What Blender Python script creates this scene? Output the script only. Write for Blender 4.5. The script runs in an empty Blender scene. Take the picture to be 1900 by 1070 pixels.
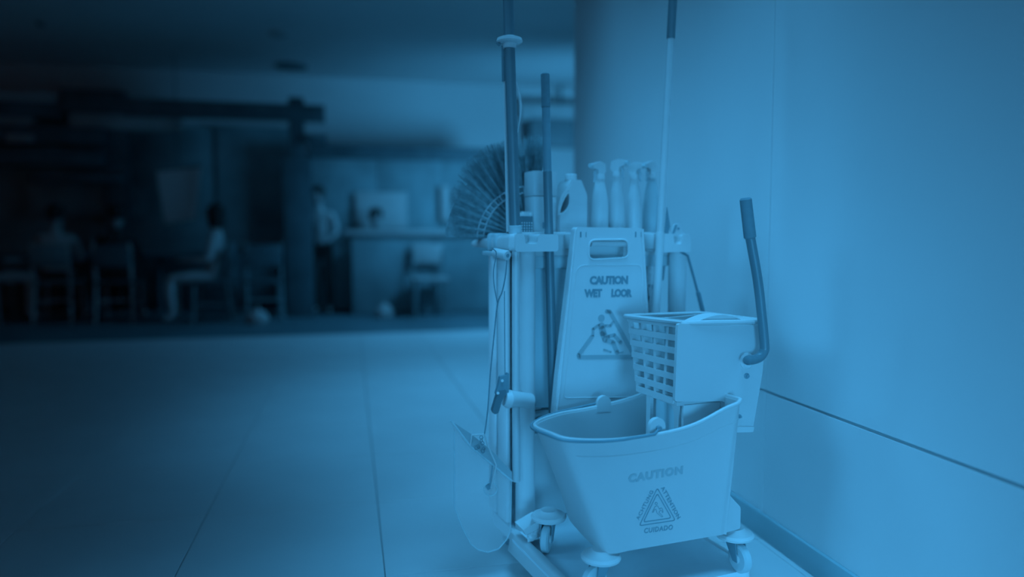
import bpy, bmesh, math, random
from mathutils import Vector, Matrix
random.seed(7)
R = math.radians
# ------------------------------------------------------------------ camera
H = .955; F = 1343.0
TH = math.atan(300 / F); PH = math.atan(100 * math.cos(TH) / F)
scn = bpy.context.scene
COL = scn.collection
cam = bpy.data.cameras.new('camera'); camo = bpy.data.objects.new('camera', cam); COL.objects.link(camo)
camo.location = (0, 0, H); camo.rotation_euler = (math.pi / 2 - PH, 0, -TH)
cam.sensor_width = 36; cam.lens = F / 1900 * 36; cam.clip_start = .05; cam.clip_end = 100
cam.dof.use_dof = True; cam.dof.focus_distance = 1.86; cam.dof.aperture_fstop = .78
scn.camera = camo
scn.view_settings.view_transform = 'Standard'; scn.view_settings.look = 'None'
scn.view_settings.gamma = 1; scn.view_settings.use_curve_mapping = False
scn.view_settings.exposure = 0.0
# ------------------------------------------------------------------ world and fill lights
w = bpy.data.worlds.new('world'); scn.world = w; w.use_nodes = True
bg = w.node_tree.nodes['Background']; bg.inputs[0].default_value = (1.0, .62, .48, 1); bg.inputs[1].default_value = .022  # faint warm ambient added to offset blue bounce on the left
BLUE = (.076, .49, 1.0)
def spot(name, loc, aim, cone, power, radius, blend=1.0):
    l = bpy.data.lights.new(name, 'SPOT'); o = bpy.data.objects.new(name, l); COL.objects.link(o)
    l.energy = power; l.spot_size = R(cone); l.spot_blend = blend; l.shadow_soft_size = radius; l.color = BLUE
    o.location = loc; o.rotation_euler = (Vector(aim) - Vector(loc)).to_track_quat('-Z', 'Y').to_euler()
    return o
def area(name, loc, aim, sx, sy, power, spread):
    l = bpy.data.lights.new(name, 'AREA'); o = bpy.data.objects.new(name, l); COL.objects.link(o)
    l.shape = 'RECTANGLE'; l.size = sx; l.size_y = sy; l.energy = power; l.spread = R(spread); l.color = BLUE
    o.location = loc; o.rotation_euler = (Vector(aim) - Vector(loc)).to_track_quat('-Z', 'Y').to_euler()
    return o
PW = dict(b6=409.0, s3=228.0, w1=38.8, w6=239.0, w2=334.0, d2=200.0, d3=175.0, d4=208.0, o3=237.0, o4=560.0, f6=369.0, f8=189.0, f7=26.0, w=0.022)
spot('fill_behind_low', (.3, -2.5, .5), (1.3, 1.6, .4), 44, PW['b6'], .6)  # unseen spots added and fitted to brighten cart and right wall
spot('fill_low_side', (-2, -3, 1.6), (1.4, 2.2, .5), 34, PW['s3'], .9)
spot('fill_wall_rear', (-3.5, .8, 1.9), (1.27, 3.3, 1.3), 38, PW['w1'], .8)
spot('fill_wall_above', (-.9, 3.0, 3.0), (1.27, 2.6, .8), 50, PW['w6'], .6)
spot('fill_wall_foot', (-3.5, .8, 2.6), (1.25, 2.0, .2), 28, PW['w2'], .9)
spot('fill_floor_rear', (.7, 3.2, 3.1), (.6, 3.8, 0), 66, PW['d2'], .5)  # overhead fills added to light the floor, no fixture there
spot('fill_floor_front', (.55, 1.0, 3.1), (.45, 1.6, 0), 48, PW['d3'], .5)
spot('fill_overhead_wall', (1.0, 1.9, 3.1), (1.05, 1.9, 0), 44, PW['d4'], .4)
spot('fill_floor_far', (1.3, 4.9, 3.1), (1.0, 5.5, 0), 90, PW['o3'], .6)
spot('fill_hall', (2.6, 7.2, 3.1), (1.2, 8.4, .3), 100, PW['o4'], .6)
spot('fill_back_wall', (3.6, 7.4, 1.2), (2.6, 10.9, 2.4), 90, PW['f6'], .5)  # unseen fills added to brighten the hall's back wall and ceiling
spot('fill_hall_left', (2.9, 6.4, 1.6), (-.2, 10.9, 2.2), 54, PW['f8'], .5)
spot('fill_ceiling', (2.6, 5.4, .3), (2.2, 6.6, 3.2), 84, PW['f7'], .5)
bg.inputs[1].default_value = PW["w"]
# ------------------------------------------------------------------ pixel rays to points in the room
rv = Vector((math.cos(TH), -math.sin(TH), 0))
fv = Vector((math.sin(TH) * math.cos(PH), math.cos(TH) * math.cos(PH), -math.sin(PH))); uv = rv.cross(fv)
O = Vector((0, 0, H))
def hit(x, y, p, n):
    d = fv + rv * ((x - 950) / F) - uv * ((y - 535) / F); n = Vector(n)
    return O + d * ((Vector(p) - O).dot(n) / d.dot(n))
def fl(x, y, h=0): return hit(x, y, (0, 0, h), (0, 0, 1))
def atY(x, y, Y): return hit(x, y, (0, Y, 0), (0, 1, 0))
class Frame:
    def __init__(s, o, deg):
        c, n = math.cos(R(deg)), math.sin(R(deg)); s.o = Vector(o); s.U = Vector((c, n, 0)); s.V = Vector((-n, c, 0)); s.W = Vector((0, 0, 1)); s.deg = deg
    def p(s, u, v, w): return s.o + s.U * u + s.V * v + s.W * w
    def q(s, P): d = P - s.o; return Vector((d.dot(s.U), d.dot(s.V), d.z))
    def onv(s, x, y, v): return hit(x, y, s.o + s.V * v, s.V)
    def onu(s, x, y, u): return hit(x, y, s.o + s.U * u, s.U)
WORLD = Frame((0, 0, 0), 0)
o_ = fl(1125, 1028, .205); B = Frame((.573, 1.573, 0), 8)
C = Frame((.495, 1.986, 0), 10)
# ------------------------------------------------------------------ materials
def mat(name, a, rough=.5, noise=.04, scale=8, bump=0, tint=(1, 1, 1), spec=.3, alpha=1, trans=0, metal=0):
    m = bpy.data.materials.new(name); m.use_nodes = True; nt = m.node_tree; b = nt.nodes['Principled BSDF']
    tc = nt.nodes.new('ShaderNodeTexCoord'); n = nt.nodes.new('ShaderNodeTexNoise'); n.inputs['Scale'].default_value = scale; n.inputs['Detail'].default_value = 4
    nt.links.new(tc.outputs['Object'], n.inputs['Vector'])
    r = nt.nodes.new('ShaderNodeValToRGB'); nt.links.new(n.outputs['Fac'], r.inputs[0])
    lo, hi = a * (1 - noise), a * (1 + noise)
    r.color_ramp.elements[0].position = .3; r.color_ramp.elements[1].position = .7
    r.color_ramp.elements[0].color = (lo * tint[0], lo * tint[1], lo * tint[2], 1); r.color_ramp.elements[1].color = (hi * tint[0], hi * tint[1], hi * tint[2], 1)
    nt.links.new(r.outputs[0], b.inputs['Base Color'])
    b.inputs['Roughness'].default_value = rough; b.inputs['Specular IOR Level'].default_value = spec; b.inputs['Metallic'].default_value = metal
    b.inputs['Transmission Weight'].default_value = trans
    b.inputs['Alpha'].default_value = alpha
    if bump:
        bp = nt.nodes.new('ShaderNodeBump'); bp.inputs['Strength'].default_value = bump; bp.inputs['Distance'].default_value = .002
        nt.links.new(n.outputs['Fac'], bp.inputs['Height']); nt.links.new(bp.outputs[0], b.inputs['Normal'])
    return m
HAZE_TINT = (.62, .92, 1.03)      # blue haze put into the colour of dark things, with raised tones
M = dict(
    plastic=mat('pale_plastic', .70, .55, .02, 5),
    plastic_b=mat('bucket_plastic', .60, .5, .015, 4),
    cartp=mat('cart_plastic', .68, .6, .03, 6),
    cartd=mat('cart_haze_plastic', .66, .6, .03, 6, tint=(.85, .97, 1)),  # raised, bluish tone puts haze into the darker cart parts
    deck=mat('deck_plastic', .88, .7, .04, 9, tint=(.9, .97, 1)),
    dark=mat('dark_rubber', .36, .5, .04, 20, tint=HAZE_TINT),
    darker=mat('black_tube', .24, .35, .04, 20, tint=HAZE_TINT, spec=.5),
    grip=mat('black_grip', .28, .7, .05, 60, .3, tint=HAZE_TINT),
    printd=mat('printed_ink', .36, .6, .02, 10, tint=HAZE_TINT),
    printm=mat('faded_ink', .48, .6, .02, 10, tint=(.85, .97, 1)),
    metal=mat('steel_tube', .62, .35, .03, 10, spec=.5),
    wire=mat('dull_wire', .30, .4, .05, 10, tint=HAZE_TINT),
    bottle=mat('bottle_plastic', .63, .4, .04, 12, spec=.4),
    bottled=mat('filled_bottle', .56, .4, .04, 12, tint=(.85, .97, 1)),
    straw=mat('broom_fibre', .46, .8, .25, 60, tint=(.7, .95, 1)),
    strawband=mat('broom_binding', .72, .8, .1, 40, tint=(.85, .97, 1)),
    bristle=mat('brush_bristle', .85, .9, .2, 120),
    cloth=mat('mop_cotton', .75, .95, .12, 60, .6),
    bag=mat('vinyl_bag', .85, .5, .05, 5, tint=(.8, .96, 1)),  # dark interior vinyl, raised and blued in colour to imitate haze
    clear=mat('clear_dustpan', .74, .25, .02, 5, alpha=.30, spec=.6),
    tile=mat('floor_tile', .66, .38, .035, 3.0, .05, spec=.4),
    grout=mat('tile_grout', .30, .8, .05, 20),
    wall=mat('wall_panel', .74, .45, .025, 1.6, spec=.35),
    joint=mat('panel_joint', .55, .7, .03, 10, tint=(.85, .97, 1)),
    sidebox=mat('display_box', .22, .5, .05, 6, tint=(.8, .95, 1)), sidep=mat('side_panel_plastic', .90, .6, .02, 6),
    base=mat('dark_baseboard', .50, .5, .04, 6, tint=(.72, .95, 1.0)),
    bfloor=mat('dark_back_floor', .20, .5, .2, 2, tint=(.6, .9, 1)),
    ceil=mat('ceiling_plaster', .62, .8, .03, 1),
    back=mat('back_wall_plaster', .55, .8, .05, .8),
    bdark=mat('back_dark_wood', .14, .6, .25, 3, tint=(.6, .9, 1)),
    bmid=mat('back_mid_panel', .30, .6, .25, 2, tint=(.7, .95, 1)),
    blight=mat('back_light_panel', .42, .6, .12, 3),
    skin=mat('skin', .30, .6, .05, 10), hair=mat('hair', .03, .7, .2, 60),
    shirtl=mat('pale_shirt', .45, .9, .08, 20, .3), shirtd=mat('dark_shirt', .05, .9, .15, 20, .3),
    pantsl=mat('pale_trousers', .48, .9, .08, 20, .3), pantsd=mat('dark_trousers', .05, .9, .15, 20, .3),
    shoe=mat('pale_shoe', .55, .7, .1, 20), eye=mat('eye', .1, .3, .02, 5),
)
# ------------------------------------------------------------------ mesh helpers
def V3(*a): return Vector(a)
def quadbox(bm, P):
    """P: 8 points, bottom four then top four"""
    v = [bm.verts.new(p) for p in P]
    for f in ((0, 3, 2, 1), (4, 5, 6, 7), (0, 1, 5, 4), (1, 2, 6, 5), (2, 3, 7, 6), (3, 0, 4, 7)): bm.faces.new([v[i] for i in f])
    return v
def box(bm, fr, a, b, bev=0, seg=2):
    (x0, y0, z0), (x1, y1, z1) = a, b
    t = bmesh.new()
    quadbox(t, [fr.p(*c) for c in ((x0, y0, z0), (x1, y0, z0), (x1, y1, z0), (x0, y1, z0), (x0, y0, z1), (x1, y0, z1), (x1, y1, z1), (x0, y1, z1))])
    if bev: bmesh.ops.bevel(t, geom=t.edges[:], offset=bev, segments=seg, affect='EDGES', profile=.5)
    merge(bm, t)
def merge(bm, t):
    me = bpy.data.meshes.new('t'); t.to_mesh(me); t.free(); bm.from_mesh(me); bpy.data.meshes.remove(me)
def tube(bm, pts, rad, n=12, cap=True):
    pts = [Vector(p) for p in pts]
    if not hasattr(rad, '__len__'): rad = [rad] * len(pts)
    rings = []; prev = None
    for i, p in enumerate(pts):
        d = (pts[min(i + 1, len(pts) - 1)] - pts[max(i - 1, 0)]).normalized()
        if prev is None:
            a = d.orthogonal().normalized()
        else:
            a = (prev - d * prev.dot(d)).normalized()
        prev = a; b = d.cross(a)
        rings.append([bm.verts.new(p + (a * math.cos(2 * math.pi * k / n) + b * math.sin(2 * math.pi * k / n)) * rad[i]) for k in range(n)])
    for r0, r1 in zip(rings, rings[1:]):
        for k in range(n): bm.faces.new((r0[k], r0[(k + 1) % n], r1[(k + 1) % n], r1[k]))
    if cap: bm.faces.new(rings[0][::-1]); bm.faces.new(rings[-1])
def lathe(bm, o, prof, ax=(0, 0, 1), n=24, sx=1, sy=1, deg=0):
    ax = Vector(ax).normalized(); a = Vector((1, 0, 0)) if abs(ax.z) > .9 else ax.orthogonal().normalized()
    a = Matrix.Rotation(R(deg), 3, ax) @ a; b = ax.cross(a); o = Vector(o)
    rings = []
    for r, h in prof: rings.append([bm.verts.new(o + ax * h + (a * math.cos(2 * math.pi * k / n) * sx + b * math.sin(2 * math.pi * k / n) * sy) * max(r, 1e-4)) for k in range(n)])
    for r0, r1 in zip(rings, rings[1:]):
        for k in range(n): bm.faces.new((r0[k], r0[(k + 1) % n], r1[(k + 1) % n], r1[k]))
    bm.faces.new(rings[0][::-1]); bm.faces.new(rings[-1])
def catmull(P, n, closed=True):
    out = []; L = len(P); segs = L if closed else L - 1
    for i in range(segs):
        p0, p1, p2, p3 = (P[(i - 1) % L] if closed else P[max(i - 1, 0)]), P[i], P[(i + 1) % L], (P[(i + 2) % L] if closed else P[min(i + 2, L - 1)])
        for k in range(n):
            t = k / n; out.append(.5 * ((2 * p1) + (p2 - p0) * t + (2 * p0 - 5 * p1 + 4 * p2 - p3) * t * t + (3 * p1 - p0 - 3 * p2 + p3) * t ** 3))
    if not closed: out.append(P[-1].copy())
    return out
def plate(bm, outer, holes, thick):
    """flat plate from world-space loops lying in one plane, thickened by the vector thick"""
    t = bmesh.new(); ed = []
    for loop in [outer] + holes:
        v = [t.verts.new(p) for p in loop]
        for i in range(len(v)): ed.append(t.edges.new((v[i], v[(i + 1) % len(v)])))
    bmesh.ops.triangle_fill(t, use_beauty=True, edges=ed)
    g = bmesh.ops.extrude_face_region(t, geom=t.faces[:])
    for v in [e for e in g['geom'] if isinstance(e, bmesh.types.BMVert)]: v.co += Vector(thick)
    merge(bm, t)
def rounded(pts, r, n=5):
    """round the corners of a 2D/3D polygon"""
    out = []; L = len(pts); pts = [Vector(p) for p in pts]
    for i in range(L):
        p, a, b = pts[i], pts[i - 1], pts[(i + 1) % L]
        da, db = (a - p), (b - p); rr = min(r, da.length * .45, db.length * .45)
        A, Bq = p + da.normalized() * rr, p + db.normalized() * rr
        for k in range(n + 1):
            t = k / n; out.append(A * (1 - t) ** 2 + p * 2 * t * (1 - t) + Bq * t * t)
    return out
def stroke(bm, proj, pts, wd, up, closed=False, th=.0006):
    """flat printed line on a plane: proj maps pixel to plane point, wd is the width in metres"""
    P = [proj(*p) for p in pts]
    if closed: P.append(P[0])
    nrm = Vector(up)
    for a, b in zip(P, P[1:]):
        d = (b - a)
        if d.length < 1e-6: continue
        s = d.normalized().cross(nrm).normalized() * wd / 2
        quadbox(bm, [a - s, a + s, b + s, b - s, a - s + nrm * th, a + s + nrm * th, b + s + nrm * th, b - s + nrm * th])
    for p in P:
        lathe(bm, p, [(wd / 2, 0), (wd / 2, th)], nrm, 10)
def text(bm, s, p0, p1, hgt, nrm, bold=0.0, space=1.0, th=.0006):
    """lettering from p0 to p1 along the baseline, hgt high, on the plane with normal nrm"""
    cu = bpy.data.curves.new('t', 'FONT'); cu.body = s; cu.size = 1; cu.offset = bold; cu.space_character = space; cu.resolution_u = 3
    ob = bpy.data.objects.new('t', cu); COL.objects.link(ob)
    me = bpy.data.meshes.new_from_object(ob.evaluated_get(bpy.context.evaluated_depsgraph_get()))
    bpy.data.objects.remove(ob); bpy.data.curves.remove(cu)
    xs = [v.co.x for v in me.vertices]; ys = [v.co.y for v in me.vertices]
    x0, x1, y0, y1 = min(xs), max(xs), min(ys), max(ys)
    X = (p1 - p0); Y = Vector(nrm).cross(X).normalized() * hgt
    t = bmesh.new(); t.from_mesh(me); bpy.data.meshes.remove(me)
    for v in t.verts: v.co = p0 + X * ((v.co.x - x0) / (x1 - x0)) + Y * ((v.co.y - y0) / (y1 - y0)) + Vector(nrm) * .0001
    g = bmesh.ops.extrude_face_region(t, geom=t.faces[:])
    for v in [e for e in g['geom'] if isinstance(e, bmesh.types.BMVert)]: v.co += Vector(nrm) * th
    merge(bm, t)
# ------------------------------------------------------------------ object helpers
def root(name, label, cat, loc, deg=0, group=None):
    o = bpy.data.objects.new(name, None); COL.objects.link(o); o.empty_display_size = .1
    o.location = loc; o.rotation_euler = (0, 0, R(deg)); o['label'] = label; o['category'] = cat
    if group: o['group'] = group
    MW[o.name] = Matrix.Translation(Vector(loc)) @ Matrix.Rotation(R(deg), 4, 'Z')
    return o
MW = {}
def mk(name, bm, m, parent=None, label=None, smooth=30, kind=None, origin=True):
    """ONE mesh object out of world-space geometry"""
    bmesh.ops.recalc_face_normals(bm, faces=bm.faces[:])
    if parent is not None:
        r = parent
        W = MW[r.name]; bm.transform(W.inverted()); MWo = W
        loc = Vector()
    else:
        xs = [v.co for v in bm.verts]; loc = Vector(((min(v.x for v in xs) + max(v.x for v in xs)) / 2, (min(v.y for v in xs) + max(v.y for v in xs)) / 2, min(v.z for v in xs)))
        bm.transform(Matrix.Translation(-loc)); MWo = Matrix.Translation(loc)
    me = bpy.data.meshes.new(name); bm.to_mesh(me); bm.free()
    if smooth:
        for p in me.polygons: p.use_smooth = True
        me.set_sharp_from_angle(angle=R(smooth))
    me.materials.append(m)
    o = bpy.data.objects.new(name, me); COL.objects.link(o)
    if parent is not None: o.parent = parent
    else: o.location = loc
    MW[o.name] = MWo
    if label: o['label'] = label
    if kind: o['kind'] = kind
    return o
def tag(o, label, cat, group=None):
    o['label'] = label; o['category'] = cat
    if group: o['group'] = group
    return o
def nb(): return bmesh.new()
def copy_tree(o, parent=None, **kw):
    c = o.copy(); COL.objects.link(c)
    if parent: c.parent = parent
    for k, v in kw.items(): c[k] = v
    for ch in [x for x in list(bpy.data.objects) if x.parent == o]: copy_tree(ch, c)
    return c

# ================================================================== SETTING
WX = 1.268            # face of the right wall
TS = .578; TX0 = .082; TY0 = 2.003; EDGE = 7.235
bm = nb(); box(bm, WORLD, (-9, -2.5, -.12), (6, EDGE, -.006))
floor = mk('floor', bm, M['grout'], kind='structure', smooth=0)
bm = nb(); g = .0013
box(bm, WORLD, (-TS / 2 + g, -TS / 2 + g, -.0055), (TS / 2 - g, TS / 2 - g, .0), .0012, 1)
tme = bpy.data.meshes.new('tile'); bm.to_mesh(tme); bm.free(); tme.materials.append(M['tile'])
for i in range(-7, 11):
    for j in range(-4, 10):
        cx = TX0 + (i - .5) * TS; cy = TY0 + (j + .5) * TS
        if cy + TS / 2 > EDGE + .1 or (cx - TS / 2 > WX and cy + TS / 2 < 4.3): continue
        t = bpy.data.objects.new('tile', tme); COL.objects.link(t); t.parent = floor
        t.location = Vector((cx, cy, 0)) - floor.location
        if WX + .15 < cx + TS / 2 < WX + .8 and cy < 4: t.scale.x = .9; t.location.x -= .03
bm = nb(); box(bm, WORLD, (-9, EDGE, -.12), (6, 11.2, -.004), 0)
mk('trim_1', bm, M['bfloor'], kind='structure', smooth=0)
# right wall: recessed backing with raised panels
WEND = 4.04; CH = 3.22
bm = nb(); box(bm, WORLD, (WX + .012, -2.5, 0), (WX + .15, WEND, CH))
wr = mk('wall_right', bm, M['joint'], kind='structure', smooth=0)
ys = [WEND, 3.185, 2.02, .87, -.3, -1.4, -2.5]; zs = [.078, .468, 2.25, CH]
for a, b in zip(ys, ys[1:]):
    for k, (z0, z1) in enumerate(zip(zs, zs[1:])):
        bm = nb(); box(bm, WORLD, (WX, b + .0015, z0 + (.004 if k else 0)), (WX + .014, a - .0015, z1 - (.004 if k < 2 else 0)), .0008, 1)
        mk('panel', bm, M['wall'], wr)
bm = nb(); box(bm, WORLD, (WX - .012, -2.5, 0), (WX + .013, WEND, .078), .002)
mk('baseboard_right', bm, M['base'], kind='structure')
bm = nb(); box(bm, WORLD, (-9, -2.5, CH), (6, 11.2, CH + .1)); mk('ceiling', bm, M['ceil'], kind='structure', smooth=0)
bm = nb(); box(bm, WORLD, (-9, 10.9, -.02), (6, 11.1, CH)); mk('wall_back', bm, M['back'], kind='structure', smooth=0)
bm = nb(); box(bm, WORLD, (6, WEND, -.02), (6.1, 11.1, CH)); mk('wall_side', bm, M['bdark'], kind='structure', smooth=0)
bm = nb(); box(bm, WORLD, (WX + .15, WEND - .15, -.02), (6, WEND, CH)); mk('wall_return', bm, M['bdark'], kind='structure', smooth=0)
def ceil_disc(px, py, r, name, label, cat, m):
    P = fl(px, py, CH); bm = nb(); lathe(bm, P + V3(0, 0, -.03), [(r * .8, 0), (r, .008), (r, .03)], n=32)
    tag(mk(name, bm, m), label, cat)
ceil_disc(540, 122, .21, 'ceiling_speaker', 'dark round fitting in the ceiling above the pole with crossbars', 'ceiling fitting', M['bdark'])
ceil_disc(516, 62, .10, 'ceiling_light', 'faint pale round lamp, unlit, in the ceiling', 'ceiling light', M['blight'])
ceil_disc(75, 42, .04, 'smoke_detector', 'tiny dark round fitting in the ceiling at the far left', 'detector', M['bdark'])

# ================================================================== BACKGROUND HALL
def bpart(parent, name, px0, py0, px1, py1, Y, d, m, **k):
    a, b = atY(px0, py1, Y), atY(px1, py0, Y); bm = nb(); box(bm, WORLD, (min(a.x, b.x), Y, max(a.z, 0)), (max(a.x, b.x), Y + d, b.z), .006)
    return mk(name, bm, m, parent, **k)
# food stall with stacked boards on the left
st = root('food_stall', 'dark food stall with stacked dark fascia boards and pale strips behind the seated people', 'stall', (atY(110, 400, 10.2).x, 10.2, 0))
bpart(st, 'fascia_board', 112, 168, 228, 206, 10.1, .3, M['bdark']); bpart(st, 'fascia_board', -250, 190, 112, 206, 10.12, .3, M['bdark'])
bpart(st, 'light_strip', -250, 172, 106, 189, 10.15, .2, M['blight']); bpart(st, 'light_strip', 128, 215, 335, 237, 10.2, .15, M['blight'], label='pale horizontal sign strip')
bpart(st, 'fascia_board', -250, 236, 192, 257, 10.1, .3, M['bdark']); bpart(st, 'fascia_board', -250, 279, 186, 301, 10.1, .3, M['bdark'])
bpart(st, 'light_strip', -250, 214, 60, 230, 10.2, .15, M['blight']); bpart(st, 'light_strip', 10, 250, 62, 262, 10.08, .02, M['blight'])
bpart(st, 'fascia_board', 52, 322, 220, 338, 10.1, .3, M['bdark'])
bpart(st, 'back_panel', -250, 190, 205, 560, 10.7, .1, M['bmid'])
bpart(st, 'counter', -250, 470, 560, 600, 10.25, .4, M['bdark'])
bpart(st, 'menu_panel', 52, 341, 200, 398, 10.5, .04, M['bmid']); bpart(st, 'menu_panel', 210, 345, 268, 400, 10.5, .04, M['bmid'])
bpart(st, 'post', 205, 206, 232, 600, 10.25, .12, M['bdark'])
bpart(st, 'back_panel', 232, 236, 400, 560, 10.75, .1, M['bmid']); bpart(st, 'back_panel', 402, 236, 536, 560, 10.75, .1, M['bmid'])  # darker sheets added to tone down the bright back wall
pn = root('banner', 'pale tapered banner panel hanging behind the tables, left of the leaning pale-shirted person', 'banner', (atY(330, 400, 9.9).x, 9.9, 0))
a = [atY(x, y, 9.9) for x, y in ((290, 318), (372, 310), (362, 405), (306, 414))]
bm = nb(); plate(bm, a, [], (0, .04, 0)); mk('panel', bm, M['bottle'], pn)
bm = nb(); tube(bm, [a[0] + V3(0, .02, .01), a[1] + V3(0, .02, .01)], .012); mk('rod', bm, M['bdark'], pn)
bm = nb(); tube(bm, [atY(330, 312, 9.92), V3(atY(330, 312, 9.92).x, 9.92, CH)], .006); mk('hanging_cord', bm, M['bdark'], pn)
# long beam and the pole with two crossbars
bp = root('crossbar_pole', 'dark square pole with two dark crossbars standing in the hall', 'pole', (atY(553, 400, 8.9).x, 8.9, 0))
X0 = atY(553, 400, 8.9).x
bm = nb(); box(bm, WORLD, (X0 - .085, 8.9, 0), (X0 + .085, 9.07, atY(553, 180, 8.9).z), .01); mk('post', bm, M['bdark'], bp)
bm = nb(); box(bm, WORLD, (X0 - .16, 8.88, 0), (X0 + .16, 9.1, atY(553, 292, 8.9).z), .01); mk('casing', bm, M['bdark'], bp)
bpart(bp, 'crossbar', 226, 195, 602, 213, 8.85, .12, M['bdark']); bpart(bp, 'crossbar', 560, 250, 606, 264, 8.85, .12, M['bdark'])
# dark partition on the right with pale boards
pt = root('partition', 'long dark partition with a flat top right of the pole with crossbars', 'partition', (atY(750, 400, 9.8).x, 9.8, 0))
bpart(pt, 'panel', 575, 281, 700, 600, 9.8, .1, M['bmid']); bpart(pt, 'panel', 702, 281, 820, 600, 9.8, .1, M['bmid']); bpart(pt, 'panel', 822, 283, 938, 600, 9.8, .1, M['bmid'])
bpart(pt, 'top_rail', 572, 276, 942, 292, 9.76, .18, M['bdark'])
bpart(pt, 'notice_board', 660, 357, 755, 424, 9.72, .04, M['blight'], label='pale notice board on the partition')
bpart(pt, 'slat', 818, 345, 833, 410, 9.72, .04, M['blight'], label='narrow pale upright'); bpart(pt, 'slat', 846, 352, 858, 410, 9.72, .04, M['blight'], label='narrow pale upright')
# serving counter
ct = root('serving_counter', 'long dark serving counter with a paler top edge in front of the partition', 'counter', (atY(780, 430, 8.9).x, 8.9, 0))
bpart(ct, 'counter_top', 640, 426, 960, 436, 8.85, .45, M['blight']); bpart(ct, 'front_panel', 655, 436, 800, 592, 8.9, .04, M['bmid']); bpart(ct, 'front_panel', 802, 436, 950, 592, 8.9, .04, M['bmid'])
bpart(ct, 'kick_board', 650, 575, 955, 592, 8.88, .04, M['bdark'])
# hanging display box partly cut off by the wall end
db = root('hanging_display', 'dark hanging box display beside the end of the right wall', 'display', (atY(1030, 240, 10.58).x, 10.58, 2.1))
bpart(db, 'case', 984, 224, 1110, 270, 10.58, .25, M['sidebox']); bpart(db, 'header', 966, 196, 1110, 222, 10.62, .2, M['blight'])
bm = nb(); q = atY(1040, 200, 10.7); tube(bm, [q, V3(q.x, q.y, CH)], .02); mk('drop_rod', bm, M['bdark'], db)
# light-coloured bags on the dark floor edge
def bag_(px, py, wd, name, label):
    P = fl(px, py); bm = nb(); lathe(bm, P, [(wd * .4, 0), (wd * .5, .03), (wd * .48, .08), (wd * .3, .13), (wd * .08, .16), (wd * .1, .18)], sx=1, sy=.6); tag(mk(name, bm, M['blight']), label, 'bag')
bag_(478, 600, .24, 'carrier_bag', 'small pale bag on the floor left of the pole with crossbars')
bag_(714, 588, .22, 'carrier_bag', 'small pale bag on the floor in front of the serving counter')

# ---- chairs and tables
def chair(label, P, deg, mseat, mleg, group):
    r = root('dining_chair', label, 'chair', P, deg, group); fr = Frame(P, deg)     # faces +v of its frame
    for sx in (-1, 1):
        bm = nb(); tube(bm, [fr.p(sx * .19, .19, 0), fr.p(sx * .18, .17, .44)], [.014, .018], 8); mk('leg', bm, mleg, r)
        bm = nb(); tube(bm, [fr.p(sx * .19, -.22, 0), fr.p(sx * .18, -.17, .44), fr.p(sx * .18, -.22, .88)], [.014, .018, .014], 8); mk('leg', bm, mleg, r)
        bm = nb(); tube(bm, [fr.p(sx * .187, .18, .2), fr.p(sx * .187, -.2, .2)], .009, 8); mk('stretcher', bm, mleg, r)
    bm = nb(); tube(bm, [fr.p(-.187, -.2, .25), fr.p(.187, -.2, .25)], .011, 8); mk('stretcher', bm, mleg, r)
    bm = nb(); box(bm, fr, (-.21, -.2, .43), (.21, .21, .465), .012); mk('seat', bm, mseat, r)
    bm = nb(); box(bm, fr, (-.19, -.225, .62), (.19, -.2, .86), .01); mk('backrest', bm, mseat, r)
def table(label, P, m):
    r = root('dining_table', label, 'table', P, 0, 'tables in the dark hall'); fr = Frame(P, 0)
    bm = nb(); box(bm, fr, (-.4, -.35, .72), (.4, .35, .75), .008); mk('tabletop', bm, m, r)
    bm = nb(); tube(bm, [fr.p(0, 0, .02), fr.p(0, 0, .72)], .035); mk('pedestal', bm, M['bdark'], r)
    bm = nb(); box(bm, fr, (-.25, -.25, 0), (.25, .25, .025), .01); mk('foot', bm, M['bdark'], r)
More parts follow.
